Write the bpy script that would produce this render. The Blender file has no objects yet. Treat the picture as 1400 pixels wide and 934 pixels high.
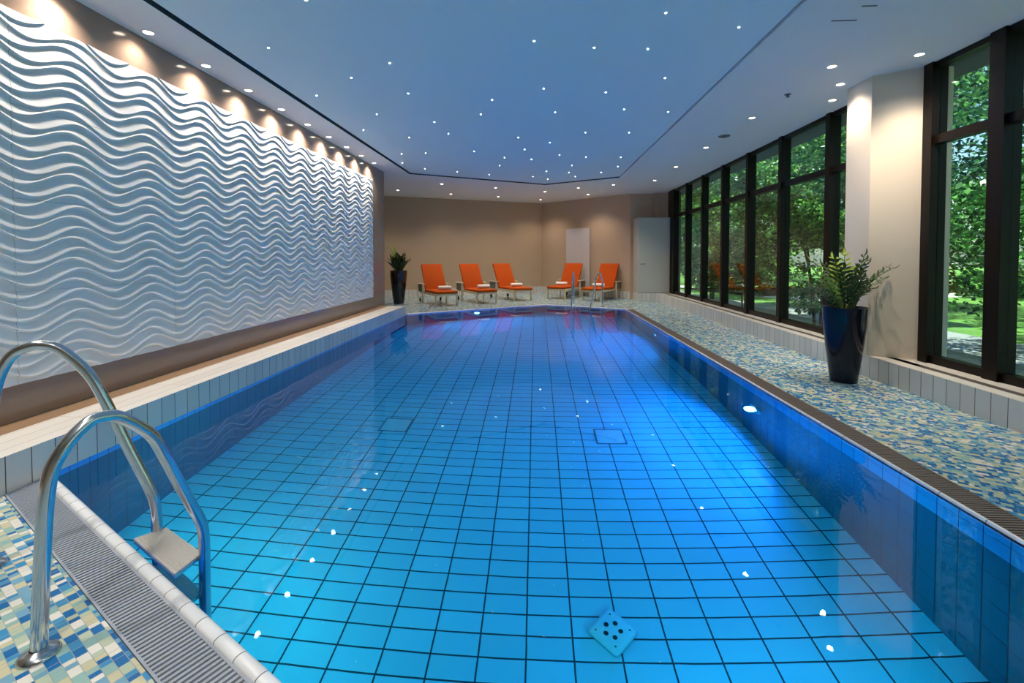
import bpy, bmesh, math, random
import numpy as np
from mathutils import Vector, Matrix
random.seed(7); RNG = np.random.default_rng(7)
S = bpy.context.scene
COL = S.collection
PI = math.pi
rad = math.radians

# ------------------------------------------------------------------ helpers
def link(o, parent=None):
    COL.objects.link(o)
    if parent is not None:
        o.parent = parent
    return o

def thing(name, loc=(0, 0, 0), rotz=0.0, label=None, cat=None, group=None, kind=None):
    o = bpy.data.objects.new(name, None); o.empty_display_size = .1
    o.location = loc; o.rotation_euler = (0, 0, rotz)
    link(o); tag(o, label, cat, group, kind)
    return o

def tag(o, label=None, cat=None, group=None, kind=None):
    if label: o['label'] = label
    if cat: o['category'] = cat
    if group: o['group'] = group
    if kind: o['kind'] = kind
    return o

class MB:
    """collects verts / faces (with a material slot per face) for ONE mesh object"""
    def __init__(s): s.v = []; s.f = []; s.m = []; s.sm = []
    def add(s, vs, fs, mi=0, smooth=False):
        b = len(s.v); s.v += [tuple(p) for p in vs]
        for f in fs:
            s.f.append(tuple(i + b for i in f)); s.m.append(mi); s.sm.append(smooth)
        return s
    def box(s, x0, x1, y0, y1, z0, z1, mi=0, top=None):
        vs = [(x, y, z) for z in (z0, z1) for y in (y0, y1) for x in (x0, x1)]
        s.add(vs, [(0, 2, 3, 1), (0, 1, 5, 4), (1, 3, 7, 5), (3, 2, 6, 7), (2, 0, 4, 6)], mi)
        s.add(vs, [(4, 5, 7, 6)], mi if top is None else top)
        return s
    def rbox(s, x0, x1, y0, y1, z0, z1, r, mi=0, seg=2, M=None, smooth=True):
        bm = bmesh.new()
        bmesh.ops.create_cube(bm, size=1, matrix=Matrix.Translation(((x0+x1)/2, (y0+y1)/2, (z0+z1)/2)) @ Matrix.Diagonal((x1-x0, y1-y0, z1-z0, 1)))
        bmesh.ops.bevel(bm, geom=bm.edges[:], offset=r, segments=seg, profile=.5, affect='EDGES')
        if M is not None: bm.transform(M)
        bm.verts.index_update()
        s.add([v.co[:] for v in bm.verts], [[v.index for v in f.verts] for f in bm.faces], mi, smooth)
        bm.free(); return s
    def prism(s, pts, z0, z1, mi=0, top=None, bottom=True):
        n = len(pts)
        vs = [(p[0], p[1], z0) for p in pts] + [(p[0], p[1], z1) for p in pts]
        s.add(vs, [(i, (i+1) % n, n+(i+1) % n, n+i) for i in range(n)], mi)
        s.add(vs, [tuple(range(n, 2*n))], mi if top is None else top)
        if bottom: s.add(vs, [tuple(range(n-1, -1, -1))], mi)
        return s
    def tube(s, path, r, n=12, mi=0, caps=True):
        P = [Vector(p) for p in path]; rs = r if isinstance(r, (list, tuple)) else [r]*len(P)
        T = []
        for i in range(len(P)):
            a = P[max(i-1, 0)]; b = P[min(i+1, len(P)-1)]
            T.append((b-a).normalized())
        ref = Vector((0, 0, 1)) if abs(T[0].z) < .9 else Vector((1, 0, 0))
        N = (ref - T[0]*ref.dot(T[0])).normalized()
        vs = []
        for i in range(len(P)):
            N = (N - T[i]*N.dot(T[i])).normalized(); B = T[i].cross(N)
            for k in range(n):
                a = 2*PI*k/n
                vs.append(P[i] + (N*math.cos(a) + B*math.sin(a))*rs[i])
        fs = [(i*n+k, i*n+(k+1) % n, (i+1)*n+(k+1) % n, (i+1)*n+k) for i in range(len(P)-1) for k in range(n)]
        s.add(vs, fs, mi, True)
        if caps:
            s.add(vs, [tuple(range(n-1, -1, -1)), tuple(range((len(P)-1)*n, len(P)*n))], mi)
        return s
    def lathe(s, prof, n=40, mi=0, c=(0, 0), smooth=True):
        vs = []
        for r, z in prof:
            for k in range(n):
                a = 2*PI*k/n; vs.append((c[0]+r*math.cos(a), c[1]+r*math.sin(a), z))
        fs = [(i*n+k, i*n+(k+1) % n, (i+1)*n+(k+1) % n, (i+1)*n+k) for i in range(len(prof)-1) for k in range(n)]
        s.add(vs, fs, mi, smooth)
        return s
    def disc(s, r, z, n=24, mi=0, c=(0, 0), up=True):
        vs = [(c[0]+r*math.cos(2*PI*k/n), c[1]+r*math.sin(2*PI*k/n), z) for k in range(n)]
        s.add(vs, [tuple(range(n)) if up else tuple(range(n-1, -1, -1))], mi); return s
    def build(s, name, mats, parent=None, world=False):
        me = bpy.data.meshes.new(name)
        vs = s.v
        if world and parent is not None:
            Mi = (Matrix.Translation(parent.location) @ parent.rotation_euler.to_matrix().to_4x4()).inverted()
            vs = [(Mi @ Vector(p))[:] for p in vs]
        me.from_pydata(vs, [], s.f)
        for m in (mats if isinstance(mats, (list, tuple)) else [mats]): me.materials.append(m)
        me.polygons.foreach_set('material_index', s.m)
        me.polygons.foreach_set('use_smooth', s.sm)
        me.update()
        return link(bpy.data.objects.new(name, me), parent)

def dup(root, loc, rotz=None):
    r = root.copy(); COL.objects.link(r); r.location = loc
    if rotz is not None: r.rotation_euler = (0, 0, rotz)
    for ch in list(root.children):
        c = ch.copy(); COL.objects.link(c); c.parent = r
        for g in list(ch.children):
            d = g.copy(); COL.objects.link(d); d.parent = c
    return r

# ------------------------------------------------------------------ materials
def lin(c):
    return tuple((x/255/12.92 if x/255 <= .04045 else ((x/255+.055)/1.055)**2.4) for x in c) + (1,)

def newmat(name):
    m = bpy.data.materials.new(name); m.use_nodes = True
    nt = m.node_tree; bs = nt.nodes['Principled BSDF']
    return m, nt, bs

def pm(name, col, rough=.5, metal=0, spec=.5, noise=0, nscale=8, bump=0, bscale=60, coat=0, emis=None, estr=0):
    m, nt, bs = newmat(name)
    c = col if len(col) == 4 else tuple(col) + (1,)
    bs.inputs['Base Color'].default_value = c
    bs.inputs['Roughness'].default_value = rough
    bs.inputs['Metallic'].default_value = metal
    bs.inputs['Specular IOR Level'].default_value = spec
    bs.inputs['Coat Weight'].default_value = coat
    if emis:
        bs.inputs['Emission Color'].default_value = tuple(emis) + (1,)
        bs.inputs['Emission Strength'].default_value = estr
    tc = nt.nodes.new('ShaderNodeTexCoord')
    if noise:
        n = nt.nodes.new('ShaderNodeTexNoise'); n.inputs['Scale'].default_value = nscale; n.inputs['Detail'].default_value = 4
        nt.links.new(tc.outputs['Object'], n.inputs['Vector'])
        mx = nt.nodes.new('ShaderNodeMix'); mx.data_type = 'RGBA'
        mx.inputs['A'].default_value = tuple(x*(1-noise) for x in c[:3]) + (1,)
        mx.inputs['B'].default_value = tuple(min(1, x*(1+noise)) for x in c[:3]) + (1,)
        nt.links.new(n.outputs['Fac'], mx.inputs['Factor']); nt.links.new(mx.outputs['Result'], bs.inputs['Base Color'])
    if bump:
        n = nt.nodes.new('ShaderNodeTexNoise'); n.inputs['Scale'].default_value = bscale; n.inputs['Detail'].default_value = 3
        nt.links.new(tc.outputs['Object'], n.inputs['Vector'])
        b = nt.nodes.new('ShaderNodeBump'); b.inputs['Strength'].default_value = bump; b.inputs['Distance'].default_value = .01
        nt.links.new(n.outputs['Fac'], b.inputs['Height']); nt.links.new(b.outputs['Normal'], bs.inputs['Normal'])
    return m

class N:
    """tiny node-math wrapper"""
    def __init__(s, nt): s.nt = nt
    def math(s, op, a, b=None, c=None):
        n = s.nt.nodes.new('ShaderNodeMath'); n.operation = op
        for i, x in enumerate((a, b, c)):
            if x is None: continue
            if isinstance(x, (int, float)): n.inputs[i].default_value = x
            else: s.nt.links.new(x, n.inputs[i])
        return n.outputs[0]
    def dot(s, vec, d):
        n = s.nt.nodes.new('ShaderNodeVectorMath'); n.operation = 'DOT_PRODUCT'
        s.nt.links.new(vec, n.inputs[0]); n.inputs[1].default_value = d
        return n.outputs['Value']
    def white(s, a, b):
        cx = s.nt.nodes.new('ShaderNodeCombineXYZ')
        for i, x in enumerate((a, b)):
            if isinstance(x, (int, float)): cx.inputs[i].default_value = x
            else: s.nt.links.new(x, cx.inputs[i])
        w = s.nt.nodes.new('ShaderNodeTexWhiteNoise'); w.noise_dimensions = '2D'
        s.nt.links.new(cx.outputs[0], w.inputs['Vector'])
        return w.outputs['Value']
    def mix(s, f, a, b):
        n = s.nt.nodes.new('ShaderNodeMix'); n.data_type = 'RGBA'
        for k, x in (('Factor', f), ('A', a), ('B', b)):
            if isinstance(x, (int, float, tuple)): n.inputs[k].default_value = x
            else: s.nt.links.new(x, n.inputs[k])
        return n.outputs['Result']

def tile_mat(name, U, V, su, sv, ou=0, ov=0, col=(.8, .8, .8), grout=(.1, .1, .1), gw=.004, rough=.2, var=.06, spec=.5):
    """rectangular glazed tiles: grid lines of constant dot(P,U) every su and dot(P,V) every sv"""
    m, nt, bs = newmat(name); h = N(nt)
    tc = nt.nodes.new('ShaderNodeTexCoord'); P = tc.outputs['Object']
    u = h.math('DIVIDE', h.math('ADD', h.dot(P, U), ou), su)
    v = h.math('DIVIDE', h.math('ADD', h.dot(P, V), ov), sv)
    fu = h.math('FRACT', u); fv = h.math('FRACT', v)
    du = h.math('MULTIPLY', h.math('MINIMUM', fu, h.math('SUBTRACT', 1.0, fu)), su)
    dv = h.math('MULTIPLY', h.math('MINIMUM', fv, h.math('SUBTRACT', 1.0, fv)), sv)
    d = h.math('MINIMUM', du, dv)
    g = h.math('LESS_THAN', d, gw/2)
    w = h.white(h.math('FLOOR', u), h.math('FLOOR', v))
    c0 = tuple(x*(1-var) for x in col) + (1,); c1 = tuple(min(1, x*(1+var)) for x in col) + (1,)
    c = h.mix(g, h.mix(w, c0, c1), tuple(grout) + (1,))
    nt.links.new(c, bs.inputs['Base Color'])
    nt.links.new(h.math('ADD', h.math('MULTIPLY', g, .6), rough), bs.inputs['Roughness'])
    bs.inputs['Specular IOR Level'].default_value = spec
    b = nt.nodes.new('ShaderNodeBump'); b.inputs['Strength'].default_value = .4; b.inputs['Distance'].default_value = .002
    hh = h.math('MINIMUM', h.math('DIVIDE', d, gw), 1.0)
    nt.links.new(hh, b.inputs['Height']); nt.links.new(b.outputs['Normal'], bs.inputs['Normal'])
    return m

C30, S30 = math.cos(rad(30)), .5
def mosaic_mat(name):
    m, nt, bs = newmat(name); h = N(nt)
    tc = nt.nodes.new('ShaderNodeTexCoord'); P = tc.outputs['Object']
    u = h.dot(P, (C30, -S30, 0)); v = h.dot(P, (S30, C30, 0))
    su, sv = .048, .0255
    # strips run along the near pool edge; in each strip long and short pieces
    a = h.math('DIVIDE', u, sv); strip = h.math('FLOOR', h.math('DIVIDE', v, .030))
    off = h.math('MULTIPLY', h.white(strip, 3.7), 5.0)
    a1 = h.math('ADD', h.math('DIVIDE', u, .044), off)
    pair = h.math('FLOOR', a1)
    split = h.math('GREATER_THAN', h.white(h.math('ADD', pair, 17.3), strip), .5)
    a2 = h.math('MULTIPLY', a1, 2.0)
    cell = h.math('ADD', h.math('MULTIPLY', h.math('FLOOR', a2), split), h.math('MULTIPLY', h.math('MULTIPLY', pair, 2.0), h.math('SUBTRACT', 1.0, split)))
    w = h.white(cell, h.math('ADD', strip, 91.0))
    # slow drift, so that colours clump as in the real mosaic
    n = nt.nodes.new('ShaderNodeTexNoise'); n.inputs['Scale'].default_value = 7.5; n.inputs['Detail'].default_value = 2
    cq = nt.nodes.new('ShaderNodeCombineXYZ')
    nt.links.new(h.math('MULTIPLY', cell, .022), cq.inputs[0]); nt.links.new(h.math('MULTIPLY', strip, .030), cq.inputs[1])
    nt.links.new(cq.outputs[0], n.inputs['Vector'])
    w2 = h.math('ADD', w, h.math('MULTIPLY', h.math('SUBTRACT', n.outputs['Fac'], .5), 1.1))
    cr = nt.nodes.new('ShaderNodeValToRGB'); cr.color_ramp.interpolation = 'CONSTANT'
    pal = [(0, (20, 106, 170)), (.20, (62, 146, 194)), (.38, (118, 170, 196)), (.50, (150, 190, 182)), (.66, (190, 204, 178)), (.78, (208, 204, 168)), (.88, (232, 230, 218))]
    el = cr.color_ramp.elements
    while len(el) < len(pal): el.new(.5)
    for e, (p, c) in zip(el, pal): e.position = p; e.color = lin(c)
    nt.links.new(w2, cr.inputs['Fac'])
    fv = h.math('FRACT', h.math('DIVIDE', v, .030))
    dv = h.math('MULTIPLY', h.math('MINIMUM', fv, h.math('SUBTRACT', 1.0, fv)), .030)
    f1 = h.math('FRACT', a1); f2 = h.math('FRACT', a2)
    d1 = h.math('MULTIPLY', h.math('MINIMUM', f1, h.math('SUBTRACT', 1.0, f1)), .044)
    d2 = h.math('MULTIPLY', h.math('MINIMUM', f2, h.math('SUBTRACT', 1.0, f2)), .022)
    du = h.math('ADD', h.math('MULTIPLY', d2, split), h.math('MULTIPLY', d1, h.math('SUBTRACT', 1.0, split)))
    g = h.math('LESS_THAN', h.math('MINIMUM', du, dv), .0009)
    nt.links.new(h.mix(g, cr.outputs['Color'], lin((150, 156, 152))), bs.inputs['Base Color'])
    nt.links.new(h.math('ADD', h.math('MULTIPLY', g, .4), .22), bs.inputs['Roughness'])
    return m

M = {}
M['ceil'] = pm('ceiling_paint', (.78, .78, .77), .85, noise=.015, nscale=1.5, spec=.2)
M['starceil'] = pm('star_ceiling_paint', (.70, .82, .86), .8, noise=.015, nscale=1.5, spec=.2)
M['gap'] = pm('shadow_gap', (.025, .055, .08), .8)
M['brown'] = pm('brown_lacquer', lin((150, 128, 112)), .13, noise=.06, nscale=2, spec=.5)
M['relief'] = pm('relief_white', (.80, .80, .79), .5, spec=.3, noise=.015, nscale=4)
M['seam'] = pm('relief_edge', (.30, .30, .30), .8)
M['beige'] = pm('beige_plaster', lin((196, 170, 144)), .85, noise=.03, nscale=3, bump=.05, bscale=120, spec=.2)
M['cream'] = pm('cream_plaster', lin((226, 214, 196)), .8, noise=.02, nscale=3, bump=.05, bscale=120, spec=.25)
M['frame'] = pm('dark_bronze_frame', lin((18, 10, 7)), .4, noise=.1, nscale=14, spec=.25)
M['steel'] = pm('brushed_steel', (.62, .64, .66), .17, metal=1, noise=.06, nscale=40)
M['steel2'] = pm('ribbed_steel', (.60, .59, .56), .45, metal=.6, noise=.06, nscale=30)
M['grate'] = pm('grate_plastic', lin((112, 102, 98)), .45, noise=.06, nscale=20)
M['gratepale'] = pm('pale_grate_plastic', lin((160, 168, 180)), .4, noise=.05, nscale=20)
M['channel'] = pm('gutter_channel', (.01, .012, .015), .7)
M['orange'] = pm('orange_fabric', lin((190, 76, 6)), .8, noise=.08, nscale=25, bump=.15, bscale=260, spec=.2)
M['lframe'] = pm('cream_aluminium', lin((214, 198, 168)), .35, noise=.04, nscale=10)
M['lmesh'] = pm('grey_brown_mesh', lin((120, 108, 94)), .7, noise=.1, nscale=60)
M['rubber'] = pm('black_rubber', (.012, .012, .012), .6, noise=.1, nscale=20)
M['towel'] = pm('white_towel', (.86, .84, .80), .95, noise=.03, nscale=60, bump=.3, bscale=300, spec=.1)
M['potnavy'] = pm('navy_glaze', (.002, .003, .014), .14, noise=.2, nscale=3, spec=.35)
M['potdark'] = pm('dark_brown_glaze', (.012, .006, .008), .1, noise=.2, nscale=3, coat=.5)
M['soil'] = pm('potting_soil', (.02, .013, .008), .95, noise=.4, nscale=40, bump=.6, bscale=60)
M['leaf'] = pm('waxy_leaf', (.018, .05, .010), .3, noise=.35, nscale=9, spec=.5)
M['leafy'] = pm('young_leaf', (.30, .40, .05), .3, noise=.25, nscale=9, spec=.5)
M['stem'] = pm('green_stem', (.08, .13, .03), .5, noise=.2, nscale=20)
M['white'] = pm('white_lacquer', (.52, .52, .48), .35, noise=.015, nscale=3)
M['board'] = pm('pale_panel', (.62, .57, .56), .5, noise=.015, nscale=3)
M['trimring'] = pm('white_trim_ring', (.8, .8, .78), .4, noise=.02, nscale=30)
M['lens'] = pm('lamp_lens', (.9, .9, .9), .3, noise=.01, emis=(1, .88, .72), estr=14)
M['star'] = pm('star_lens', (.9, .9, .9), .3, noise=.01, emis=(.82, .93, 1), estr=16)
M['vent'] = pm('vent_grey', (.10, .11, .12), .5, noise=.05, nscale=30)
M['bark'] = pm('bark', (.06, .045, .03), .9, noise=.4, nscale=14, bump=.8, bscale=25)
M['grass'] = pm('lawn_grass', (.12, .26, .04), .9, noise=.45, nscale=1.2, bump=.8, bscale=80)
M['gravel'] = pm('gravel', (.30, .31, .31), .9, noise=.55, nscale=30, bump=1, bscale=40)
M['path'] = pm('pale_path', (.62, .60, .55), .9, noise=.15, nscale=6, bump=.2)
M['soffit'] = pm('roof_soffit', (.10, .10, .11), .8, noise=.05, nscale=2)
M['mosaic'] = mosaic_mat('glass_mosaic')
wt, wg = (.74, .72, .69), (.07, .06, .055)
M['plinthX'] = tile_mat('plinth_tile_front', (0, 1, 0), (0, 0, 1), .125, .25, .03, .02, wt, wg, .005, .18)
M['plinthT'] = tile_mat('plinth_tile_top', (0, 1, 0), (1, 0, 0), .25, .125, .03, .05, (.78, .75, .70), (.35, .31, .27), .0035, .25)
M['plinthD'] = tile_mat('plinth_tile_back', (1, 0, 0), (0, 0, 1), .125, .25, .03, .02, wt, wg, .005, .18)
M['coping'] = tile_mat('coping_tile_top', (0, 1, 0), (1, 0, 0), .75, .115, .2, .01, (.80, .76, .70), (.42, .38, .33), .004, .3)
M['ledgebrown'] = pm('ledge_brown_tile', lin((156, 126, 98)), .35, noise=.06, nscale=5)
poolc, poolg = (.20, .62, .78), (.01, .025, .05)
M['poolfloor'] = tile_mat('pool_floor_tile', (1, 0, 0), (0, 1, 0), .25, .125, 0, .02, poolc, poolg, .0095, .25, var=.05)
shadec = (.02, .12, .18)  # dim lower pool wall: its shade is put into the tile colour
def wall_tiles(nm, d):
    lo = tile_mat('pool_wall_shaded_tile_' + nm, d, (0, 0, 1), .125, .25, .03, 0, shadec, (.01, .03, .05), .006, .25, var=.05)
    up = tile_mat('pool_wall_lit_tile_' + nm, d, (0, 0, 1), .125, .16, .03, .11, (.10, .40, .74), (.01, .03, .07), .004, .2, var=.05)  # bright band under the waterline: glow put into the tile colour
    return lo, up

def leaf_mat(name, c0, c1, trans=.45):
    m, nt, bs = newmat(name); h = N(nt)
    g = nt.nodes.new('ShaderNodeNewGeometry')
    c = h.mix(h.math('POWER', g.outputs['Random Per Island'], 2.2), c0 + (1,), c1 + (1,))
    nt.links.new(c, bs.inputs['Base Color']); bs.inputs['Roughness'].default_value = .32
    t = nt.nodes.new('ShaderNodeBsdfTranslucent'); nt.links.new(c, t.inputs['Color'])
    mx = nt.nodes.new('ShaderNodeMixShader'); mx.inputs[0].default_value = trans
    nt.links.new(bs.outputs[0], mx.inputs[1]); nt.links.new(t.outputs[0], mx.inputs[2])
    nt.links.new(mx.outputs[0], nt.nodes['Material Output'].inputs['Surface'])
    return m
M['tleaf'] = leaf_mat('tree_leaf', (.012, .06, .018), (.16, .44, .09))
M['tleaf2'] = leaf_mat('tree_leaf_light', (.02, .10, .022), (.28, .58, .12))
M['tleaf3'] = leaf_mat('tree_leaf_dark', (.008, .04, .018), (.06, .22, .07))

def glass_mat():
    m, nt, bs = newmat('window_glass'); nt.nodes.remove(bs)
    tr = nt.nodes.new('ShaderNodeBsdfTransparent'); tr.inputs[0].default_value = (.86, .97, .93, 1)
    gl = nt.nodes.new('ShaderNodeBsdfGlossy'); gl.inputs['Roughness'].default_value = 0; gl.inputs['Color'].default_value = (.9, 1, .95, 1)
    lw = nt.nodes.new('ShaderNodeLayerWeight'); lw.inputs['Blend'].default_value = .5
    h = N(nt)   # Schlick: the same for both faces of a pane
    fac = h.math('ADD', h.math('MULTIPLY', h.math('POWER', lw.outputs['Facing'], 5.0), .95), .045)
    mx = nt.nodes.new('ShaderNodeMixShader')
    nt.links.new(fac, mx.inputs[0]); nt.links.new(tr.outputs[0], mx.inputs[1]); nt.links.new(gl.outputs[0], mx.inputs[2])
    nt.links.new(mx.outputs[0], nt.nodes['Material Output'].inputs['Surface'])
    return m
M['glass'] = glass_mat()

def water_mat():
    m, nt, bs = newmat('pool_water'); nt.nodes.remove(bs)
    rf = nt.nodes.new('ShaderNodeBsdfRefraction'); rf.inputs['IOR'].default_value = 1.333; rf.inputs['Roughness'].default_value = 0
    rf.inputs['Color'].default_value = (.45, .95, 1, 1)        # the water's own tint
    gl = nt.nodes.new('ShaderNodeBsdfGlossy'); gl.inputs['Roughness'].default_value = 0; gl.inputs['Color'].default_value = (.72, .72, .72, 1)
    fr = nt.nodes.new('ShaderNodeFresnel'); fr.inputs['IOR'].default_value = 1.333
    mx = nt.nodes.new('ShaderNodeMixShader')
    nt.links.new(fr.outputs[0], mx.inputs[0]); nt.links.new(rf.outputs[0], mx.inputs[1]); nt.links.new(gl.outputs[0], mx.inputs[2])
    tc = nt.nodes.new('ShaderNodeTexCoord')
    n = nt.nodes.new('ShaderNodeTexNoise'); n.inputs['Scale'].default_value = 5; n.inputs['Detail'].default_value = 2
    nt.links.new(tc.outputs['Object'], n.inputs['Vector'])
    b = nt.nodes.new('ShaderNodeBump'); b.inputs['Strength'].default_value = .02; b.inputs['Distance'].default_value = .02
    nt.links.new(n.outputs['Fac'], b.inputs['Height'])
    for q in (gl, rf, fr): nt.links.new(b.outputs['Normal'], q.inputs['Normal'])
    nt.links.new(mx.outputs[0], nt.nodes['Material Output'].inputs['Surface'])
    return m
M['water'] = water_mat()

def lamp(name, kind, loc, energy, color, parent=None, **kw):
    l = bpy.data.lights.new(name, kind); l.energy = energy; l.color = color
    for k, v in kw.items():
        if k not in ('dir',): setattr(l, k, v)
    o = bpy.data.objects.new(name, l); o.location = loc
    d = kw.get('dir')
    if d is not None: o.rotation_euler = Vector(d).to_track_quat('-Z', 'Y').to_euler()
    return link(o, parent)

# ------------------------------------------------------------------ the room
CZ = 3.10                       # ceiling height
XW = 3.83                       # window plane
LW = -3.32                      # brown wall plane
XL, XR = -2.785, 2.11           # pool sides
POOL = [(XL, 2.44), (XL, 9.72), (.25, 11.78), (XR, 10.88), (XR, 1.72), (.25, .69)]
PD = -1.38                      # pool floor

# floor: mosaic deck around the pool
f = MB()
def flat(pts, z=0, mi=0):
    f.add([(x, y, z) for x, y in pts], [tuple(range(len(pts)))], mi)
GO = .20                        # gutter (rim + grate) width
nb = (-S30*GO, -C30*GO)
flat([(-6.6, 9.55), (XL, 9.55), (XL, 9.72), (.25, 11.78), (XR, 10.88), (XR+.20, 10.88), (3.9, 10.88), (3.9, 17), (-6.6, 17)])
flat([(XR+GO, 1.72-.12), (3.9, 1.72-.12), (3.9, 10.88), (XR+GO, 10.88)])
flat([(-3.4, -2.4), (.25, -2.4), (.25, .69-GO/C30), (XL, 2.44-GO/C30), (-3.4, 2.44-GO/C30)])
flat([(.25, -2.4), (3.9, -2.4), (3.9, 1.6), (XR+GO, 1.6), (.25, .69-GO/C30)])
flat([(XR, 1.72), (2.205, 1.548), (2.31, 1.6), (2.31, 1.72)])
flat([(.25, .69), (.15, .517), (.25, .459), (.347, .515)])
fl = f.build('floor', M['mosaic']); tag(fl, kind='structure')

# left ledge (white tile front and coping, brown strip against the wall)
lo_l, up_l = wall_tiles('left', (0, 1, 0))
LZ = .20
ld = MB()
y0, y1 = -2.4, 9.55
ld.add([(XL, y0, 0), (XL, y1, 0), (XL, y1, LZ), (XL, y0, LZ)], [(0, 1, 2, 3)], 0)
ld.add([(XL, y0, LZ), (XL, y1, LZ), (-3.135, y1, LZ), (-3.135, y0, LZ)], [(0, 1, 2, 3)], 1)
ld.add([(-3.135, y0, LZ-.004), (-3.135, y1, LZ-.004), (LW, y1, LZ-.004), (LW, y0, LZ-.004)], [(0, 1, 2, 3)], 2)
ld.add([(XL, y1, 0), (LW, y1, 0), (LW, y1, LZ), (XL, y1, LZ)], [(0, 1, 2, 3)], 3)
o = ld.build('trim_1', [M['plinthX'], M['coping'], M['ledgebrown'], M['plinthD']]); tag(o, kind='structure')

# brown lacquered left wall
w = MB(); w.box(-4.3, LW, -2.4, 9.82, 0, CZ); tag(w.build('wall_left', M['brown']), kind='structure')
# back walls (two facets) and side return of the alcove
BC = (.2, 15.86); BL = (-6.6, 15.86-6.8*(2.157/4.789)); BR = (2.77, 13.6)
w = MB(); w.prism([BC, BL, (BL[0], BL[1]+.2), (BC[0], BC[1]+.2)], 0, CZ); tag(w.build('wall_back', M['beige']), kind='structure')
w = MB(); w.prism([BR, BC, (BC[0], BC[1]+.2), (BR[0]+.15, BR[1]+.15)], 0, CZ); tag(w.build('wall_back_right', M['beige']), kind='structure')
w = MB(); w.box(-6.7, -6.6, 9.4, 13.2, 0, CZ); tag(w.build('wall_alcove', M['beige']), kind='structure')
w = MB(); w.box(-6.7, -4.3, 9.5, 9.82, 0, CZ); tag(w.build('wall_alcove_side', M['beige']), kind='structure')
w = MB(); w.box(2.77, 3.42, 13.6, 13.8, 0, CZ); w.box(3.42, 3.76, 13.45, 13.8, 2.37, CZ); w.box(3.42, 4.0, 13.6, 13.8, 0, 2.37); w.box(3.76, 4.0, 13.25, 13.8, 0, CZ)
tag(w.build('wall_corner', M['beige']), kind='structure')
w = MB(); w.box(-4.3, 4.0, -2.6, -2.4, 0, CZ); tag(w.build('wall_front', M['beige']), kind='structure')
# skirting of upright tiles on the back walls
def skirt(name, a, b, h=.22):
    a, b = Vector((a[0], a[1], 0)), Vector((b[0], b[1], 0)); d = (b-a).normalized(); n = Vector((d.y, -d.x, 0))
    m = tile_mat('skirting_tile_' + name, tuple(d), (0, 0, 1), .125, .25, 0, .02, wt, wg, .006, .2)
    q = [a, b, b+n*.015, a+n*.015]
    k = MB(); k.prism([(p.x, p.y) for p in q], 0, h)
    tag(k.build(name, m), kind='structure')
skirt('baseboard_back', (BL[0], BL[1]), BC); skirt('baseboard_right', BC, BR)

# window plinth, sill slot and column on the right
p = MB()
PX, PZ = 3.43, .225
p.add([(PX, -2.4, 0), (PX, 13.0, 0), (PX, 13.0, PZ), (PX, -2.4, PZ)], [(3, 2, 1, 0)], 0)
p.add([(PX, -2.4, PZ), (3.56, -2.4, PZ), (3.56, 13.0, PZ), (PX, 13.0, PZ)], [(0, 1, 2, 3)], 1)
p.add([(3.64, -2.4, PZ), (3.95, -2.4, PZ), (3.95, 13.0, PZ), (3.64, 13.0, PZ)], [(0, 1, 2, 3)], 1)
p.add([(3.56, -2.4, PZ-.02), (3.64, -2.4, PZ-.02), (3.64, 13.0, PZ-.02), (3.56, 13.0, PZ-.02)], [(0, 1, 2, 3)], 2)
tag(p.build('trim_2', [M['plinthX'], M['plinthT'], M['grate']]), kind='structure')
# tiled base under the white cabinet
b = MB(); b.box(2.86, 3.9, 12.98, 13.6, 0, .2245); tag(b.build('trim_3', M['plinthD']), kind='structure')
# sill air grilles
def grille(ya, yb, lab):
    t = thing('sill_grille', (3.60, (ya+yb)/2, PZ-.018), 0, lab, 'grille', 'air grilles in the window sill')
    g = MB(); n = int((yb-ya)/.012)
    for k in range(n):
        y = ya + (k+.5)*(yb-ya)/n
        g.box(3.562, 3.638, y-.0035, y+.0035, PZ-.018, PZ-.002)
    g.box(3.560, 3.566, ya, yb, PZ-.018, PZ-.001); g.box(3.634, 3.640, ya, yb, PZ-.018, PZ-.001)
    g.build('slat_frame', M['grate'], t, world=True)
grille(5.35, 12.7, 'long narrow brown-grey air grille in sill under the far row of windows')
grille(2.6, 4.45, 'short narrow brown-grey air grille in sill under the near right window')

col = MB(); col.prism([(3.435, 5.27), (3.435, 4.90), (3.80, 4.69), (4.05, 4.69), (4.05, 5.27)], PZ, CZ)
tag(col.build('wall_right', M['cream']), kind='structure')

# ------------------------------------------------------------------ windows
WB = .245; TR = 2.365
nwin = 0
def window(ya, yb, post_a=True, post_b=False, pw=.085):
    global nwin; nwin += 1
    t = thing('window_%d' % nwin, (XW, (ya+yb)/2, WB), 0, kind='structure')
    def post(y):
        k = MB(); k.box(XW-.075, XW+.07, y-pw/2, y+pw/2, PZ, CZ); k.build('post', M['frame'], t, world=True)
    if post_a: post(ya)
    if post_b: post(yb)
    a, b = ya+pw/2, yb-pw/2
    k = MB(); k.box(XW-.045, XW+.05, a, b, PZ, WB+.055); k.build('bottom_rail', M['frame'], t, world=True)
    k = MB(); k.box(XW-.045, XW+.05, a, b, TR-.04, TR+.04); k.build('transom', M['frame'], t, world=True)
    k = MB(); k.box(XW-.045, XW+.05, a, b, CZ-.05, CZ); k.build('top_rail', M['frame'], t, world=True)
    for nm, z0, z1 in (('lower_pane', WB+.055, TR-.04), ('upper_pane', TR+.04, CZ-.05)):
        k = MB(); k.box(XW-.004, XW+.004, a, b, z0, z1); k.build(nm, M['glass'], t, world=True)
posts = [12.75, 11.70, 10.60, 9.48, 8.38, 7.28, 6.13, 5.10]
for i in range(7):
    window(posts[i+1], posts[i], True, i == 0)
window(3.96, 4.62, False, True, .10)
window(2.86, 3.96, True, True, .13)
window(1.76, 2.86, False, False, .13)
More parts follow.
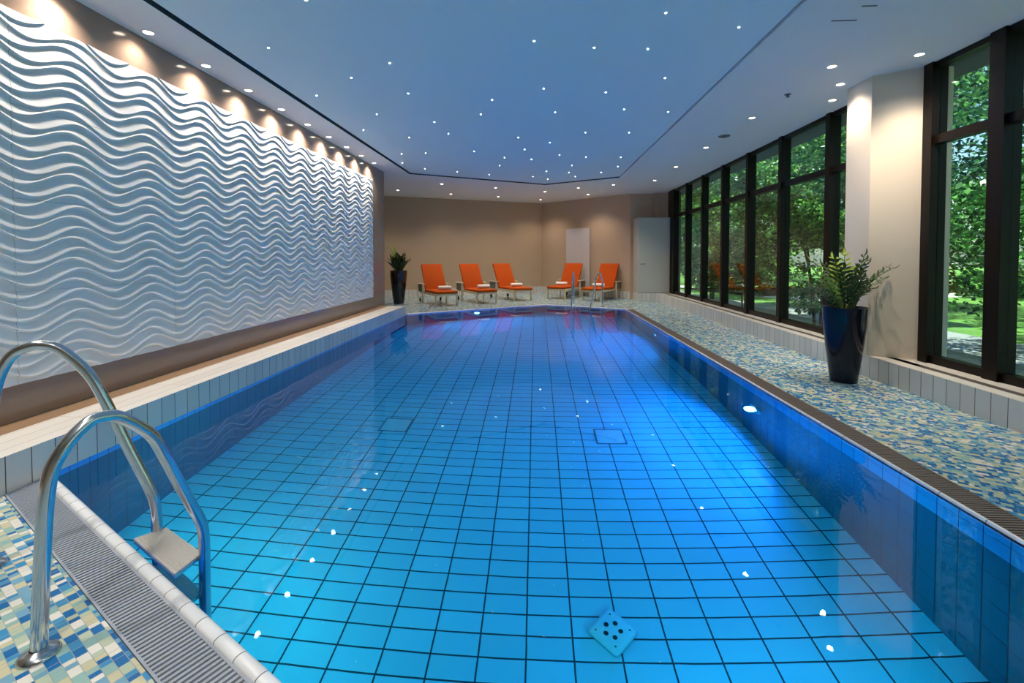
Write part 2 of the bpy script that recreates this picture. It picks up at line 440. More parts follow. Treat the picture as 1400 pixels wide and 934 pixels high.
window(.66, 1.76, True, True, .13); window(-.44, .66, False, False, .13); window(-1.54, -.44, True, True, .13)
w = MB(); w.box(3.77, 3.95, -2.4, -1.6, PZ, CZ); tag(w.build('wall_right_front', M['cream']), kind='structure')
w = MB(); w.box(3.76, 3.98, 12.79, 13.25, PZ, CZ); tag(w.build('trim_4', M['frame']), kind='structure')

# ------------------------------------------------------------------ ceiling
SL = [(-2.835, 2.2), (-2.835, 10.11), (.224, 11.83), (1.95, 10.83), (1.95, 1.6), (.224, .6)]
OUT = [(-6.7, -2.6), (-6.7, 17), (.224, 17), (4.0, 17), (4.0, -2.6), (.224, -2.6)]
cl = MB()
for i in range(6):
    j = (i+1) % 6
    cl.add([SL[i]+(CZ,), SL[j]+(CZ,), OUT[j]+(CZ,), OUT[i]+(CZ,)], [(0, 1, 2, 3)], 0)
cen = Vector((-.4, 6.2))
def inset(poly, ds):
    """move each edge i (poly[i]->poly[i+1]) inwards by ds[i]; clockwise polygon"""
    n = len(poly); out = []
    L = []
    for i in range(n):
        a = Vector(poly[i]); b = Vector(poly[(i+1) % n]); d = (b-a).normalized(); nn = Vector((d.y, -d.x))
        L.append((a+nn*ds[i], d))
    for i in range(n):
        p, d = L[i-1]; q, e = L[i]
        den = d.x*e.y-d.y*e.x; t = ((q.x-p.x)*e.y-(q.y-p.y)*e.x)/den
        out.append(tuple(p+d*t))
    return out
INN = inset(SL, [.035, .03, .03, .014, .04, .04])
RISE = .022
GZ = CZ+.10
for i in range(6):
    j = (i+1) % 6
    cl.add([SL[i]+(CZ,), SL[j]+(CZ,), SL[j]+(GZ,), SL[i]+(GZ,)], [(3, 2, 1, 0)], 0 if i == 3 else 1)
    cl.add([SL[i]+(GZ,), SL[j]+(GZ,), INN[j]+(GZ,), INN[i]+(GZ,)], [(3, 2, 1, 0)], 1)
tag(cl.build('ceiling', [M['ceil'], M['gap']]), kind='structure')
sp = MB(); sp.prism(INN, CZ+RISE, GZ, 1, bottom=False)
n6 = len(INN)
sp.add([q+(CZ+RISE,) for q in INN], [tuple(range(n6))], 0)
pn = sp.build('ceiling_panel', [M['starceil'], M['gap']]); tag(pn, kind='structure')
r = MB(); r.box(-6.9, 4.35, -2.8, 17.2, CZ+.12, CZ+.40); tag(r.build('roof', M['soffit']), kind='structure')
r = MB(); r.box(3.96, 4.35, -2.8, 17.2, CZ, CZ+.12); tag(r.build('trim_5', M['soffit']), kind='structure')

# ------------------------------------------------------------------ relief wall of wave panels
WL = .6355; DZ = .0737; AMP = .054; DEP = .0138
def line_z(k, y):
    ph = (.035 if k % 2 else -.035)
    return .433 - .06 + DZ*k + AMP*np.cos(2*PI*(y-3.10+ph)/WL)
PROF = [(0, 1.0), (.025, .86), (.05, .55), (.08, .25), (.13, .08), (.20, .05), (.34, .16), (.50, .34), (.66, .54), (.80, .73), (.91, .90), (.965, .985)]
def relief_panel(ya, yb, za, zb, parent):
    # every band slopes outwards on its way down and ends in a rounded lip that overhangs the next band
    ny = int(round((yb-ya)/.0212)); ys = np.linspace(ya, yb, ny+1)
    k0 = int((za-.433+.06-.08)/DZ)-2; k1 = int((zb-.433+.06+.08)/DZ)+2
    rows = []
    for k in range(k1, k0, -1):
        zt = line_z(k, ys); zb_ = line_z(k-1, ys)
        for t, d in PROF:
            rows.append((zt+(zb_-zt)*t, d*DEP))
    bm = bmesh.new(); grid = []
    for z, d in rows:
        grid.append([bm.verts.new((-3.3055+d, ys[i], z[i])) for i in range(ny+1)])
    for j in range(len(grid)-1):
        sharp = False
        for i in range(ny):
            fc = bm.faces.new((grid[j][i], grid[j+1][i], grid[j+1][i+1], grid[j][i+1])); fc.smooth = not sharp
    for co, no in (((0, 0, za), (0, 0, -1)), ((0, 0, zb), (0, 0, 1))):
        g = bm.verts[:]+bm.edges[:]+bm.faces[:]
        bmesh.ops.bisect_plane(bm, geom=g, dist=1e-5, plane_co=co, plane_no=no, clear_outer=True)
    # sides back to the wall
    be = [e for e in bm.edges if e.is_boundary]
    ret = bmesh.ops.extrude_edge_only(bm, edges=be)
    for v in ret['geom']:
        if isinstance(v, bmesh.types.BMVert): v.co.x = LW
        elif isinstance(v, bmesh.types.BMFace): v.smooth = False
    for fc in ret['geom']:
        if isinstance(fc, bmesh.types.BMFace): fc.material_index = 1
    bmesh.ops.recalc_face_normals(bm, faces=bm.faces)
    # mark lip-to-next-band edges sharp
    for e in bm.edges:
        if len(e.link_faces) == 2 and e.calc_face_angle(0) > .9: e.smooth = False
    bm.transform(Matrix.Translation(-parent.location))
    me = bpy.data.meshes.new('panel'); bm.to_mesh(me); bm.free()
    me.materials.append(M['relief']); me.materials.append(M['seam'])
    link(bpy.data.objects.new('panel', me), parent)
rw = thing('relief_wall', (-3.30, 5.34, .433), 0, 'white wall covering of wave-relief panels mounted on the glossy brown wall', 'wall panel')
YE = [1.445, 2.716, 3.985, 5.255, 6.525, 7.795, 9.065]; ZE = [.433, 1.027, 1.622, 2.217, 2.81]
for a, b in zip(YE[:-1], YE[1:]):
    for c, d in zip(ZE[:-1], ZE[1:]):
        relief_panel(a+.001, b-.001, c+.0008, d-.0008, rw)

# ------------------------------------------------------------------ pool
pool = thing('swimming_pool', (-.3, 6.2, 0), 0, 'long six-sided indoor swimming pool with blue-lit tiled basin full of clear still water', 'pool')
k = MB(); k.add([q+(PD,) for q in POOL], [tuple(range(5, -1, -1))]); k.build('basin_floor', M['poolfloor'], pool, world=True)
# the tile grid uses world axes: pool empty is unrotated, its offset is a whole number of tiles
BAND = .27
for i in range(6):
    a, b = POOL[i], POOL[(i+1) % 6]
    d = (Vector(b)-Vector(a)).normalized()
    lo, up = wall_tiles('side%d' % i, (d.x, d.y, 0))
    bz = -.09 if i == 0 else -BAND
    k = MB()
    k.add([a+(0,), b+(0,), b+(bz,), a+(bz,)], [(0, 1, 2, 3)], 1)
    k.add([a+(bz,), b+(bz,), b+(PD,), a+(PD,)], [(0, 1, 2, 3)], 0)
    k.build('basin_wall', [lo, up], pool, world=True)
# rims: rounded white edge tiles
def rim(i, w=.045, r=.012, mcol=(.82, .84, .86)):
    a, b = Vector(POOL[i]), Vector(POOL[(i+1) % 6]); d = (b-a).normalized(); n = Vector((-d.y, d.x))   # outwards (clockwise polygon)
    if i == 3: w = .022
    m = tile_mat('rim_tile_%d' % i, (d.x, d.y, 0), (0, 0, 1), .125 if i != 3 else .25, 5, .02, 2.5, mcol, (.16, .15, .14), .004, .2)
    k = MB(); L = (b-a).length; nn = 6
    prof = [(0, -.02), (0, .004)] + [(w/2-w/2*math.cos(PI*q/nn), .004+r*math.sin(PI*q/nn)) for q in range(1, nn)] + [(w, .004), (w, -.02)]
    vs = []
    for e in (a, b):
        for s, z in prof:
            q = e+n*s; vs.append((q.x, q.y, z))
    np_ = len(prof)
    k.add(vs, [(j, j+1, np_+j+1, np_+j) for j in range(np_-1)], 0, True)
    k.build('rim', m, pool, world=True)
rim(5); rim(3); rim(4); rim(1, .05); rim(2, .05)
k = MB(); k.add([q+(-.004,) for q in POOL], [tuple(range(5, -1, -1))]); k.build('water', M['water'], pool, world=True)

# gutters with slatted grates
def grate(i, w0, w1, lab, step=.0205, cut=(0, 0), mat='grate'):
    a, b = Vector(POOL[i]), Vector(POOL[(i+1) % 6]); d = (b-a).normalized(); n = Vector((-d.y, d.x)); L = (b-a).length
    mid = (a+b)/2+n*(w0+w1)/2
    t = thing('gutter_grate', (mid.x, mid.y, 0), 0, lab, 'drain grate', 'slatted gutter grates beside the pool')
    g = MB(); nsl = int((L-cut[0]-cut[1])/step)
    for q in range(nsl):
        s = cut[0]+(q+.5)*step
        c0 = a+d*s+n*w0; c1 = a+d*s+n*w1; h = d*(step*.27)
        z0, z1 = -.016, -.001
        P = [c0-h, c0+h, c1+h, c1-h]
        g.prism([(x.x, x.y) for x in P], z0, z1)
    g.build('slats', M[mat], t, world=True)
    fr = MB()
    for s0, s1 in ((w0-.002, w0+.006), (w1-.008, w1)):
        P = [a+d*cut[0]+n*s0, b-d*cut[1]+n*s0, b-d*cut[1]+n*s1, a+d*cut[0]+n*s1]
        fr.prism([(x.x, x.y) for x in P], -.03, 0.0005)
    fr.build('frame', M[mat], t, world=True)
    ch = MB(); P = [a+n*w0, b+n*w0, b+n*w1, a+n*w1]
    ch.add([(x.x, x.y, -.05) for x in P], [(0, 1, 2, 3)])
    ch.build('channel', M['channel'], t, world=True)
grate(5, .047, .197, 'pale grey slatted gutter grate along the near left pool edge under the big ladder', cut=(.0, .0), mat='gratepale', step=.0205)
grate(3, .024, .197, 'long brown-grey slatted gutter grate along the right pool edge', cut=(0, 0))
grate(4, .047, .197, 'slatted gutter grate along the near right pool edge')

# drains and hatches on the pool floor
t = thing('floor_drain', (.42, 2.46, PD), rad(45), 'square light blue drain cover with five dark holes set diagonally on pool floor', 'drain')
k = MB(); k.rbox(-.1, .1, -.1, .1, 0, .03, .022, seg=3, smooth=True); k.build('cover', pm('drain_cover', (.30, .66, .77), .3, noise=.03), t)
mh = pm('drain_hole', (.003, .006, .012), .9, noise=.1); ms = pm('drain_screw', (.05, .12, .16), .4, metal=.5, noise=.1)
for q in range(5):
    a = 2*PI*q/5+.3
    k = MB(); k.disc(.0135, .0308, 16, 0, (.043*math.cos(a), .043*math.sin(a))); k.build('hole', mh, t)
for q in range(4):
    a = PI/4+PI/2*q
    k = MB(); k.lathe([(.006, .0305), (.004, .033), (.0001, .0335)], 10, 0, (.092*math.cos(a), .092*math.sin(a))); k.build('screw', ms, t)
for (x, y, lab) in ((.73, 4.50, 'square tiled hatch with framed edge on pool floor, right of centre'), (-1.45, 4.62, 'square tiled hatch with framed edge on pool floor, left of centre')):
    t = thing('floor_hatch', (x, y, PD), 0, lab, 'hatch', 'hatches in the pool floor')
    k = MB(); s = .145
    for q in range(4):
        k2 = [(-s, -s, s, -s+.014), (-s, s-.014, s, s), (-s, -s, -s+.014, s), (s-.014, -s, s, s)][q]
        k.box(k2[0], k2[2], k2[1], k2[3], 0, .006)
    k.build('frame', pm('hatch_frame', (.04, .14, .24), .4, noise=.1), t)
    k = MB(); k.box(-s+.014, s-.014, -s+.014, s-.014, 0, .004); k.build('lid', pm('hatch_lid', (.36, .62, .70), .3, noise=.05), t)

# underwater lights
BLUE = (.02, .24, 1.0); CYAN = (.02, .50, .80); TEAL = (.03, .60, .62)
def pool_light(x, y, z, nx, ny, energy, colr, lab):
    a = math.atan2(ny, nx)
    t = thing('underwater_light', (x, y, z), a, lab, 'pool light', 'round lights in the pool walls')
    def lay(mb):   # turn a lathe about z into one about +x
        mb.v = [(p[2], p[0], p[1]) for p in mb.v]; return mb
    k = MB(); k.lathe([(.11, .0), (.11, .012), (.095, .02), (.052, .02), (.05, .012)], 32); lay(k).build('trim_ring', M['steel'], t)
    k = MB(); k.lathe([(.05, .010), (.04, .015), (.02, .017), (.0001, .017)], 32)
    lay(k).build('lens', pm('pool_lens', (.8, .9, 1), .2, noise=.01, emis=(.25, .6, 1), estr=7), t)
    lamp('bulb', 'SPOT', (.06, 0, 0), energy, colr, t, spot_size=rad(165), spot_blend=.35, shadow_soft_size=.05, dir=(1, 0, -.12))
pool_light(XR, 4.45, -.68, -1, 0, 150, BLUE, 'round pool light glowing in right pool wall, the nearer of two')
pool_light(XR, 8.10, -.70, -1, 0, 115, BLUE, 'round pool light glowing in right pool wall, the farther of two')
pool_light(-1.42, 9.72+.679*(-1.42-XL), -.50, .56, -.83, 130, (.02, .32, 1.0), 'round pool light glowing in far pool wall below the middle lounger on the left')
pool_light(-2.0, 2.44-.577*.785, -.60, .5, .866, 48, TEAL, 'round pool light under the near edge beside the big ladder')
pool_light(1.20, 1.238, -.60, -.5, .866, 60, CYAN, 'round pool light under the near right edge of pool')

# ------------------------------------------------------------------ ladders
def smooth_path(pts, sub=6):
    P = [Vector(p) for p in pts]; out = []
    for i in range(len(P)-1):
        p0 = P[max(i-1, 0)]; p1 = P[i]; p2 = P[i+1]; p3 = P[min(i+2, len(P)-1)]
        for k in range(sub):
            t = k/sub
            out.append(.5*((2*p1)+(p2-p0)*t+(2*p0-5*p1+4*p2-p3)*t*t+(3*p1-p0-3*p2+p3)*t**3))
    out.append(P[-1]); return out
def ladder(name, lab, base, n, ev, rails, treads, rr=.021):
    """base: foot of the first rail on the deck; n: towards the water; ev: along the edge; rails: (s, e, z) centre lines; treads: (corners (s, e), z)"""
    nv = Vector((n[0], n[1], 0)); e = Vector((ev[0], ev[1], 0)); B0 = Vector((base[0], base[1], 0))
    c = B0+e*(rails[1][0][1]/2)
    t = thing(name, (c.x, c.y, 0), 0, lab, 'pool ladder', 'steel pool ladders')
    for pr in rails:
        pts = [B0+nv*q[0]+e*q[1]+Vector((0, 0, q[2])) for q in pr]
        k = MB(); k.tube(smooth_path(pts, 7), rr, 20)
        o = k.build('rail', M['steel'], t, world=True)
        k = MB(); k.lathe([(.052, .0005), (.053, .004), (.047, .012), (.034, .018), (rr+.004, .022), (rr+.001, .024)], 36, 0, (pts[0].x, pts[0].y))
        fl_ = k.build('flange', M['steel'], None); fl_.parent = o
        fl_.data.transform(Matrix.Translation(-t.location))
    for (A, Bq, Cq, Dq), sz in treads:     # A, D at the first rail (near, far side), B, C at the second
        def sq(f0, f1):
            P = []
            for (p, q, ff) in ((A, Dq, f0), (Bq, Cq, f0), (Bq, Cq, f1), (A, Dq, f1)):
                v = B0+nv*(p[0]+(q[0]-p[0])*ff)+e*(p[1]+(q[1]-p[1])*ff); P.append((v.x, v.y))
            return P
        k = MB(); nr = 18
        k.prism(sq(0, 1), sz-.028, sz)
        for j in range(nr): k.prism(sq((j+.2)/nr, (j+.7)/nr), sz, sz+.003)
        k.build('step', M['steel2'], t, world=True)
near_r = [(0, 0, 0), (.012, .002, .263), (.031, .005, .52), (.067, .011, .622), (.134, .023, .690), (.18, .031, .695), (.227, .04, .677), (.316, .055, .585), (.36, .062, .49), (.40, .069, .385), (.46, .08, .235), (.493, .085, .15), (.503, .087, .08), (.504, .087, 0), (.504, .087, -.4), (.504, .087, -.98)]
far_r = [(0, .745, 0), (.008, .741, .3), (.017, .735, .6), (.034, .724, .745), (.07, .702, .845), (.118, .673, .880), (.16, .647, .882), (.204, .62, .855), (.274, .578, .75), (.323, .548, .617), (.384, .511, .41), (.448, .471, .20), (.463, .463, .13), (.468, .461, .05), (.468, .461, -.03), (.468, .461, -.4), (.468, .461, -.98)]
tr1 = lambda z: (((.385, .055), (.385, .47), (.50, .445), (.505, .11)), z)
ladder('pool_ladder', 'big polished steel pool ladder with two arched rails at the near left pool edge', (-1.556, 1.315), (S30, C30), (-C30, S30), [near_r, far_r], [tr1(.006), tr1(-.30), tr1(-.58)])
fp = [(0, 0, 0), (.004, .001, .35), (.012, .003, .62), (.04, .01, .75), (.09, .022, .83), (.16, .038, .86), (.23, .055, .82), (.29, .07, .72), (.35, .085, .56), (.43, .10, .34), (.50, .12, .17), (.55, .13, .05), (.56, .134, -.05), (.56, .134, -.4), (.56, .134, -.98)]
tr2 = lambda z: (((.45, .12), (.45, .61), (.57, .59), (.57, .14)), z)
ladder('pool_ladder', 'small distant steel pool ladder at the far right pool edge before two loungers', (.97, 11.73), (-.416, -.909), (.909, -.416), [fp, [(a, .75-b, c) for a, b, c in fp]], [tr2(-.05), tr2(-.33), tr2(-.61)], .02)

# ------------------------------------------------------------------ loungers and towels
def make_lounger():
    t = thing('sun_lounger', (0, 0, 0), 0)
    # local: seat runs along +y from its foot end at y=0
    W = .60; x0, x1 = -W/2, W/2
    k = MB()
    for x in (x0+.02, x1-.02): k.rbox(x-.02, x+.02, 0, 1.45, .255, .31, .006)
    for y in (.02, .5, 1.0, 1.42): k.rbox(x0+.03, x1-.03, y-.018, y+.018, .262, .305, .005)
    k.build('seat_frame', M['lframe'], t)
    for x in (x0+.022, x1-.022):
        k = MB(); k.rbox(x-.02, x+.02, .02, .06, 0, .27, .005); k.build('leg', M['lframe'], t)
    for s in (-1, 1):
        x = s*(W/2+.035)
        k = MB(); k.rbox(x-.02, x+.02, .99, 1.03, 0, .50, .005); o = k.build('leg', M['lframe'], t)
        k = MB(); k.rbox(x-.035, x+.035, .93, 1.42, .50, .525, .01); k.build('armrest', M['lframe'], t)
        pts = [(x, 1.41, .50), (x, 1.455, .46), (x, 1.47, .38), (x, 1.46, .25), (x, 1.44, .12), (x, 1.43, .07)]
        k = MB(); k.tube(smooth_path(pts, 4), .014, 8); k.build('rear_leg', M['lframe'], t)
        k = MB(); k.box(x-.003, x+.003, 1.05, 1.42, .30, .49); k.build('side_mesh', M['lmesh'], t)
        k = MB(); k.lathe([(.02, -.014), (.05, -.014), (.055, -.008), (.055, .008), (.05, .014), (.02, .014)], 20)
        k.v = [(x-s*.045+p[2], 1.42+p[0], .056+p[1]) for p in k.v]; k.build('wheel', M['rubber'], t)
    k = MB(); k.rbox(x0+.005, x1-.005, -.02, .98, .312, .378, .024, seg=3); k.build('seat_cushion', M['orange'], t)
    ang = rad(59); R = Matrix.Translation((0, .95, .335)) @ Matrix.Rotation(ang, 4, 'X')
    k = MB(); k.rbox(x0+.005, x1-.005, 0, .80, 0, .065, .024, seg=3, M=R); k.build('back_cushion', M['orange'], t)
    k = MB()
    for x in (x0+.04, x1-.04): k.rbox(x-.015, x+.015, 0, .78, -.03, -.004, .005, M=R)
    for y in (.12, .45, .74): k.rbox(x0+.05, x1-.05, y-.012, y+.012, -.028, -.006, .004, M=R)
    k.build('back_frame', M['lframe'], t)
    return t
def make_towel():
    k = MB(); n = 28
    # a thickly rolled towel, slightly flattened, ends showing the roll
    L = .34
    prof = [(-L/2, .0), (-L/2, .5), (-L/2+.004, .86), (-L/2+.02, 1), (0, 1.02), (L/2-.02, 1), (L/2-.004, .86), (L/2, .5), (L/2, .0)]
    vs = []
    for x, s in prof:
        for q in range(n):
            a = 2*PI*q/n; vs.append((x, s*.072*math.cos(a), .052+s*.052*math.sin(a)))
    k.add(vs, [(i*n+q, i*n+(q+1) % n, (i+1)*n+(q+1) % n, (i+1)*n+q) for i in range(len(prof)-1) for q in range(n)], 0, True)
    for s in (-1, 1):   # spiral fold seen on the ends
        pts = [(s*(L/2+.001), (.008+.0075*a)*math.cos(a), .052+.72*(.008+.0075*a)*math.sin(a)) for a in np.linspace(0, 7.6, 30)]
        k.tube(pts, .0035, 5)
    return k.build('folded_towel', M['towel'])
LG = [  # foot-end centre x, y, heading
    (-2.25, 11.38, 30, 'orange-cushioned lounger nearest the potted plant, leftmost of five'),
    (-1.29, 11.98, 30, 'orange-cushioned lounger second from the left by the back wall'),
    (-.35, 12.78, 33, 'orange-cushioned lounger third from the left, middle one of five'),
    (.58, 13.38, -28, 'orange-cushioned lounger before the pale wall board, fourth from left'),
    (1.53, 12.80, -32, 'orange-cushioned lounger behind the distant ladder, rightmost of five')]
TL = ['rolled white towel on the leftmost lounger', 'rolled white towel on the second lounger from left', 'rolled white towel on the middle lounger', 'rolled white towel on the fourth lounger from left', 'rolled white towel on the rightmost lounger behind the ladder rail']
proto = make_lounger(); tw = make_towel()
TO = [(.12, .52), (.12, .52), (.10, .56), (-.10, .60), (-.02, .54)]
for i, (x, y, a, lab) in enumerate(LG):
    o = proto if i == 0 else dup(proto, (0, 0, 0))
    o.location = (x, y, 0); o.rotation_euler = (0, 0, rad(a))
    tag(o, lab, 'lounger', 'orange sun loungers by the back wall')
    q = tw if i == 0 else tw.copy()
    if i: COL.objects.link(q)
    ca, sa = math.cos(rad(a)), math.sin(rad(a)); u, v = TO[i]
    q.location = (x+ca*u-sa*v, y+sa*u+ca*v, .379); q.rotation_euler = (0, 0, rad(a*.5))
    tag(q, TL[i], 'towel', 'rolled towels on the loungers')

# ------------------------------------------------------------------ potted plants
def leaflet(mb, base, d, up, L, w, mi):
    d = d.normalized(); side = d.cross(up).normalized(); up2 = side.cross(d).normalized()
    pts = []
    for t, ww, lift in ((0, .12, 0), (.25, .8, .10), (.55, 1, .12), (.82, .6, .04), (1, .03, -.10)):
        c = base+d*(L*t)+up2*(L*lift*.6)
        pts.append((c-side*w*ww+up2*w*.25*ww, c, c+side*w*ww+up2*w*.25*ww))
    vs = [p for row in pts for p in row]
    fs = []
    for i in range(4):
        a = i*3
        fs += [(a, a+1, a+4, a+3), (a+1, a+2, a+5, a+4)]
    mb.add(vs, fs, mi, True)
def frond(t, az, lean, L, young=False, lw=.016, ll=.075, base_r=.08):
    d0 = Vector((math.cos(az), math.sin(az), 0))
    pts = []
    for i in range(9):
        s = i/8; a = lean*(s**1.15)*1.25
        if i == 0: p = Vector((d0.x*base_r, d0.y*base_r, 0))
        else: p = pts[-1]+(d0*math.sin(a*.55+lean*.35)+Vector((0, 0, 1))*math.cos(a*.55+lean*.35))*(L/8)
        pts.append(p)
    sm = MB(); sm.tube(pts, [.0085-.0007*i for i in range(9)], 7)
    lf = MB(); sp_ = smooth_path(pts, 4); n = len(sp_)
    start = int(n*.22)
    for i in range(start, n, 2 if n < 30 else 3):
        tan = (sp_[min(i+1, n-1)]-sp_[max(i-1, 0)]).normalized()
        sd = tan.cross(Vector((0, 0, 1)))
        if sd.length < .1: sd = Vector((-d0.y, d0.x, 0))
        sd.normalize(); up = sd.cross(tan).normalized()
        f_ = (i-start)/(n-start); k = (.7+.45*math.sin(PI*min(1, f_*1.1)))*random.uniform(.9, 1.1)
        for s in (-1, 1):
            leaflet(lf, sp_[i], sd*s*.85+tan*.55+up*random.uniform(.0, .3), up, ll*k, lw*k, 0)
    leaflet(lf, sp_[-1], (sp_[-1]-sp_[-2]), Vector((0, 0, 1)).cross(Vector((d0.y, -d0.x, .01))), ll*.9, lw, 0)
    o = lf.build('frond', M['leafy'] if young else M['leaf'], t)
    sm.build('stem', M['stem'], o)
    return o
def potted_plant(loc, label, group, Hh, rb, rt, mat, fronds, squash=1.0):
    t = thing('potted_plant', loc, 0, label, 'plant', group)
    k = MB()
    prof = [(rb*.5, 0), (rb, 0), (rb*1.01, .012)]
    for i in range(1, 11):
        s = i/10; prof.append((rb+(rt-rb)*(1-(1-s)**1.35), .012+(Hh-.03)*s))
    prof += [(rt*1.015, Hh-.008), (rt*1.01, Hh), (rt*.95, Hh), (rt*.90, Hh-.05), (rt*.88, Hh-.1)]
    k.lathe(prof, 56); k.build('pot', mat, t)
    k = MB(); k.lathe([(rt*.89, Hh-.06), (rt*.5, Hh-.045), (.0001, Hh-.04)], 32); k.build('soil', M['soil'], t)
    for fr in fronds:
        o = frond(t, *fr[:3], **(fr[3] if len(fr) > 3 else {})); o.location = (0, 0, Hh-.06)
    return t
fr = []
spec = [(175, .75, .56, 1), (150, .62, .62, 1), (205, .95, .52, 1), (95, .35, .60, 1), (60, .30, .64, 1), (20, .55, .60, 0), (345, .95, .62, 0), (330, .7, .55, 0), (300, .45, .55, 0), (265, .75, .45, 0), (235, .55, .52, 0), (120, .5, .55, 0), (10, 1.15, .55, 0), (190, 1.2, .42, 0), (285, 1.05, .38, 0), (45, .9, .5, 0), (80, .75, .52, 0), (215, .3, .58, 0), (355, .25, .62, 0), (140, 1.1, .42, 0)]
for az, ln, L, yg in spec:
    fr.append((rad(az), ln, L*.93, dict(young=bool(yg), lw=.0145, ll=.092, base_r=random.uniform(.02, .1))))
potted_plant((3.09, 4.72, 0), 'large plant with feathery dark green fronds in tall glossy navy pot by the column', 'tall potted plants', .75, .116, .190, M['potnavy'], fr)
fr = []
for i in range(20):
    az = i*2.399; ln = .25+.75*(i/20); L = .50-.16*(i/20)
    fr.append((az, ln, L, dict(lw=.022, ll=.10, base_r=random.uniform(.02, .1))))
fr += [(rad(165), .42, .78, dict(young=True, lw=.022, ll=.08, base_r=.06)), (rad(140), .30, .66, dict(young=True, lw=.022, ll=.08, base_r=.05))]
potted_plant((-3.66, 11.95, 0), 'bushy plant with one tall pale shoot in tall dark pot at end of brown wall', 'tall potted plants', .88, .135, .225, M['potdark'], fr)

# ------------------------------------------------------------------ white cabinet, wall board, ceiling fittings
t = thing('cabinet', (3.30, 13.28, .225), 0, 'tall plain white cabinet standing on tiled base at the far end of windows', 'cabinet')
k = MB(); k.rbox(2.86, 3.755, 13.0, 13.57, .225, 2.355, .008, seg=2, smooth=False); k.build('body', M['white'], t, world=True)
k = MB(); k.rbox(2.885, 3.735, 12.982, 13.0, .245, 2.335, .004, seg=1, smooth=False); o = k.build('door', M['white'], t, world=True)
k = MB(); k.rbox(2.93, 3.07, 12.962, 12.982, 1.04, 1.055, .004); k.rbox(2.93, 2.945, 12.965, 12.984, 1.02, 1.055, .004)
hd = k.build('handle', M['steel'], None); hd.data.transform(Matrix.Translation(-t.location)); hd.parent = o
bd = Vector((BR[0]-BC[0], BR[1]-BC[1], 0)).normalized(); bn = Vector((bd.y, -bd.x, 0))
a0 = Vector((1.06, 15.11, 0)); a0 = Vector((BC[0], BC[1], 0))+bd*((a0-Vector((BC[0], BC[1], 0))).dot(bd)); 
t = thing('wall_board', tuple(a0+bd*.45+Vector((0, 0, .12))), math.atan2(bd.y, bd.x), 'tall pale blank board fixed upright to back wall behind the fourth lounger', 'board')
k = MB(); k.rbox(-.45, .45, -.115, -.03, 0, 2.04, .006, smooth=False); k.build('face', M['board'], t)
k = MB(); k.box(-.40, .40, -.03, -.0005, .05, 1.98); k.build('bracket_frame', M['seam'], t)

def make_downlight():
    t = thing('downlight', (0, 0, CZ))
    k = MB(); k.lathe([(.034, -.0005), (.036, -.006), (.044, -.008), (.050, -.004), (.051, -.0003)], 28); k.build('trim_ring', M['trimring'], t)
    k = MB(); k.disc(.035, -.003, 24, 0, up=False); k.build('lens', M['lens'], t)
    return t
dl0 = make_downlight(); used = [False]
WARM = (1.0, .83, .62); WARMW = (1.0, .88, .74)
def downlight(x, y, lab, grp, energy, size=110, blend=.8, colr=WARM, soft=.03, tilt=0.0):
    o = dl0 if not used[0] else dup(dl0, (0, 0, 0)); used[0] = True
    o.location = (x, y, CZ); tag(o, lab, 'downlight', grp)
    lamp('bulb', 'SPOT', (0, 0, -.012), energy, colr, o, spot_size=rad(size), spot_blend=blend, shadow_soft_size=soft, dir=(tilt, 0, -1))
ordn = ['nearest', 'second nearest', 'third nearest', 'fourth nearest', 'fifth nearest', 'sixth nearest', 'seventh nearest', 'eighth nearest', 'ninth nearest']
for i in range(9):
    downlight(-3.195, 3.637+.6545*i, 'recessed downlight over the wave wall, %s in its row' % ordn[i], 'downlights in a row along the wave wall', 25, 128, 1.0, tilt=-.05, colr=WARMW)
for i in range(3):
    downlight(-3.195, 3.637-.6545*(i+1), 'recessed downlight over the near end of wave wall, out of frame, number %s' % ('one', 'two', 'three')[i], 'downlights in a row along the wave wall', 25, 128, 1.0, tilt=-.05, colr=WARMW)
for i, y in enumerate((4.63, 6.27, 7.92, 9.58, 11.25)):
    downlight(2.868, y, ['recessed downlight above the navy pot, nearest in the row along the windows', 'recessed downlight second nearest in row along the windows, before the round vent', 'recessed downlight third in row along the windows, behind the round vent', 'recessed downlight fourth in row along the windows', 'recessed downlight farthest in row along the windows'][i], 'downlights in the window-side ceiling', 47, 105)
for x, y, lab in ((3.495, 4.40, 'recessed downlight close in front of the oblique column face'), (3.253, 5.109, 'recessed downlight just left of the column, middle of three there'), (3.49, 5.616, 'recessed downlight beyond the column close to the window post')):
    downlight(x, y, lab, 'downlights round the column', 72 if y < 5 else (27 if y < 5.3 else 32), 105, 1.0)
for i, (x, y) in enumerate(((-3.841, 12.52), (-2.40, 11.514), (-2.513, 13.375), (-1.091, 12.236), (-1.174, 14.053), (.14, 14.844), (.247, 13.022), (1.13, 12.379), (1.541, 13.701), (1.981, 11.876))):
    lab = ['over the far plant', 'front row, over the leftmost lounger', 'rear row, over the leftmost lounger back', 'front row, over second lounger', 'rear row, over the middle lounger back', 'rearmost, at the back wall corner', 'front row, just beyond the slot tip', 'front row, just left of the far ladder', 'rear row, before the pale wall board', 'front row, rightmost by the slot corner'][i]
    downlight(x, y, 'recessed downlight at the far end, ' + lab, 'downlights at the far end of the ceiling', 34, 115)
for i, (x, y) in enumerate(((-2.40, .95), (-1.09, .22), (.247, -.56), (1.13, .08), (1.98, .58))):  # unseen row mirrored from the far end, added to brighten the near deck
    downlight(x, y, 'added unseen downlight over the near end of pool behind the viewer, ' + ('leftmost', 'second from left', 'middle', 'second from right', 'rightmost')[i], 'added unseen downlights at the near end of the ceiling', 55, 115, colr=(1, .95, .89))

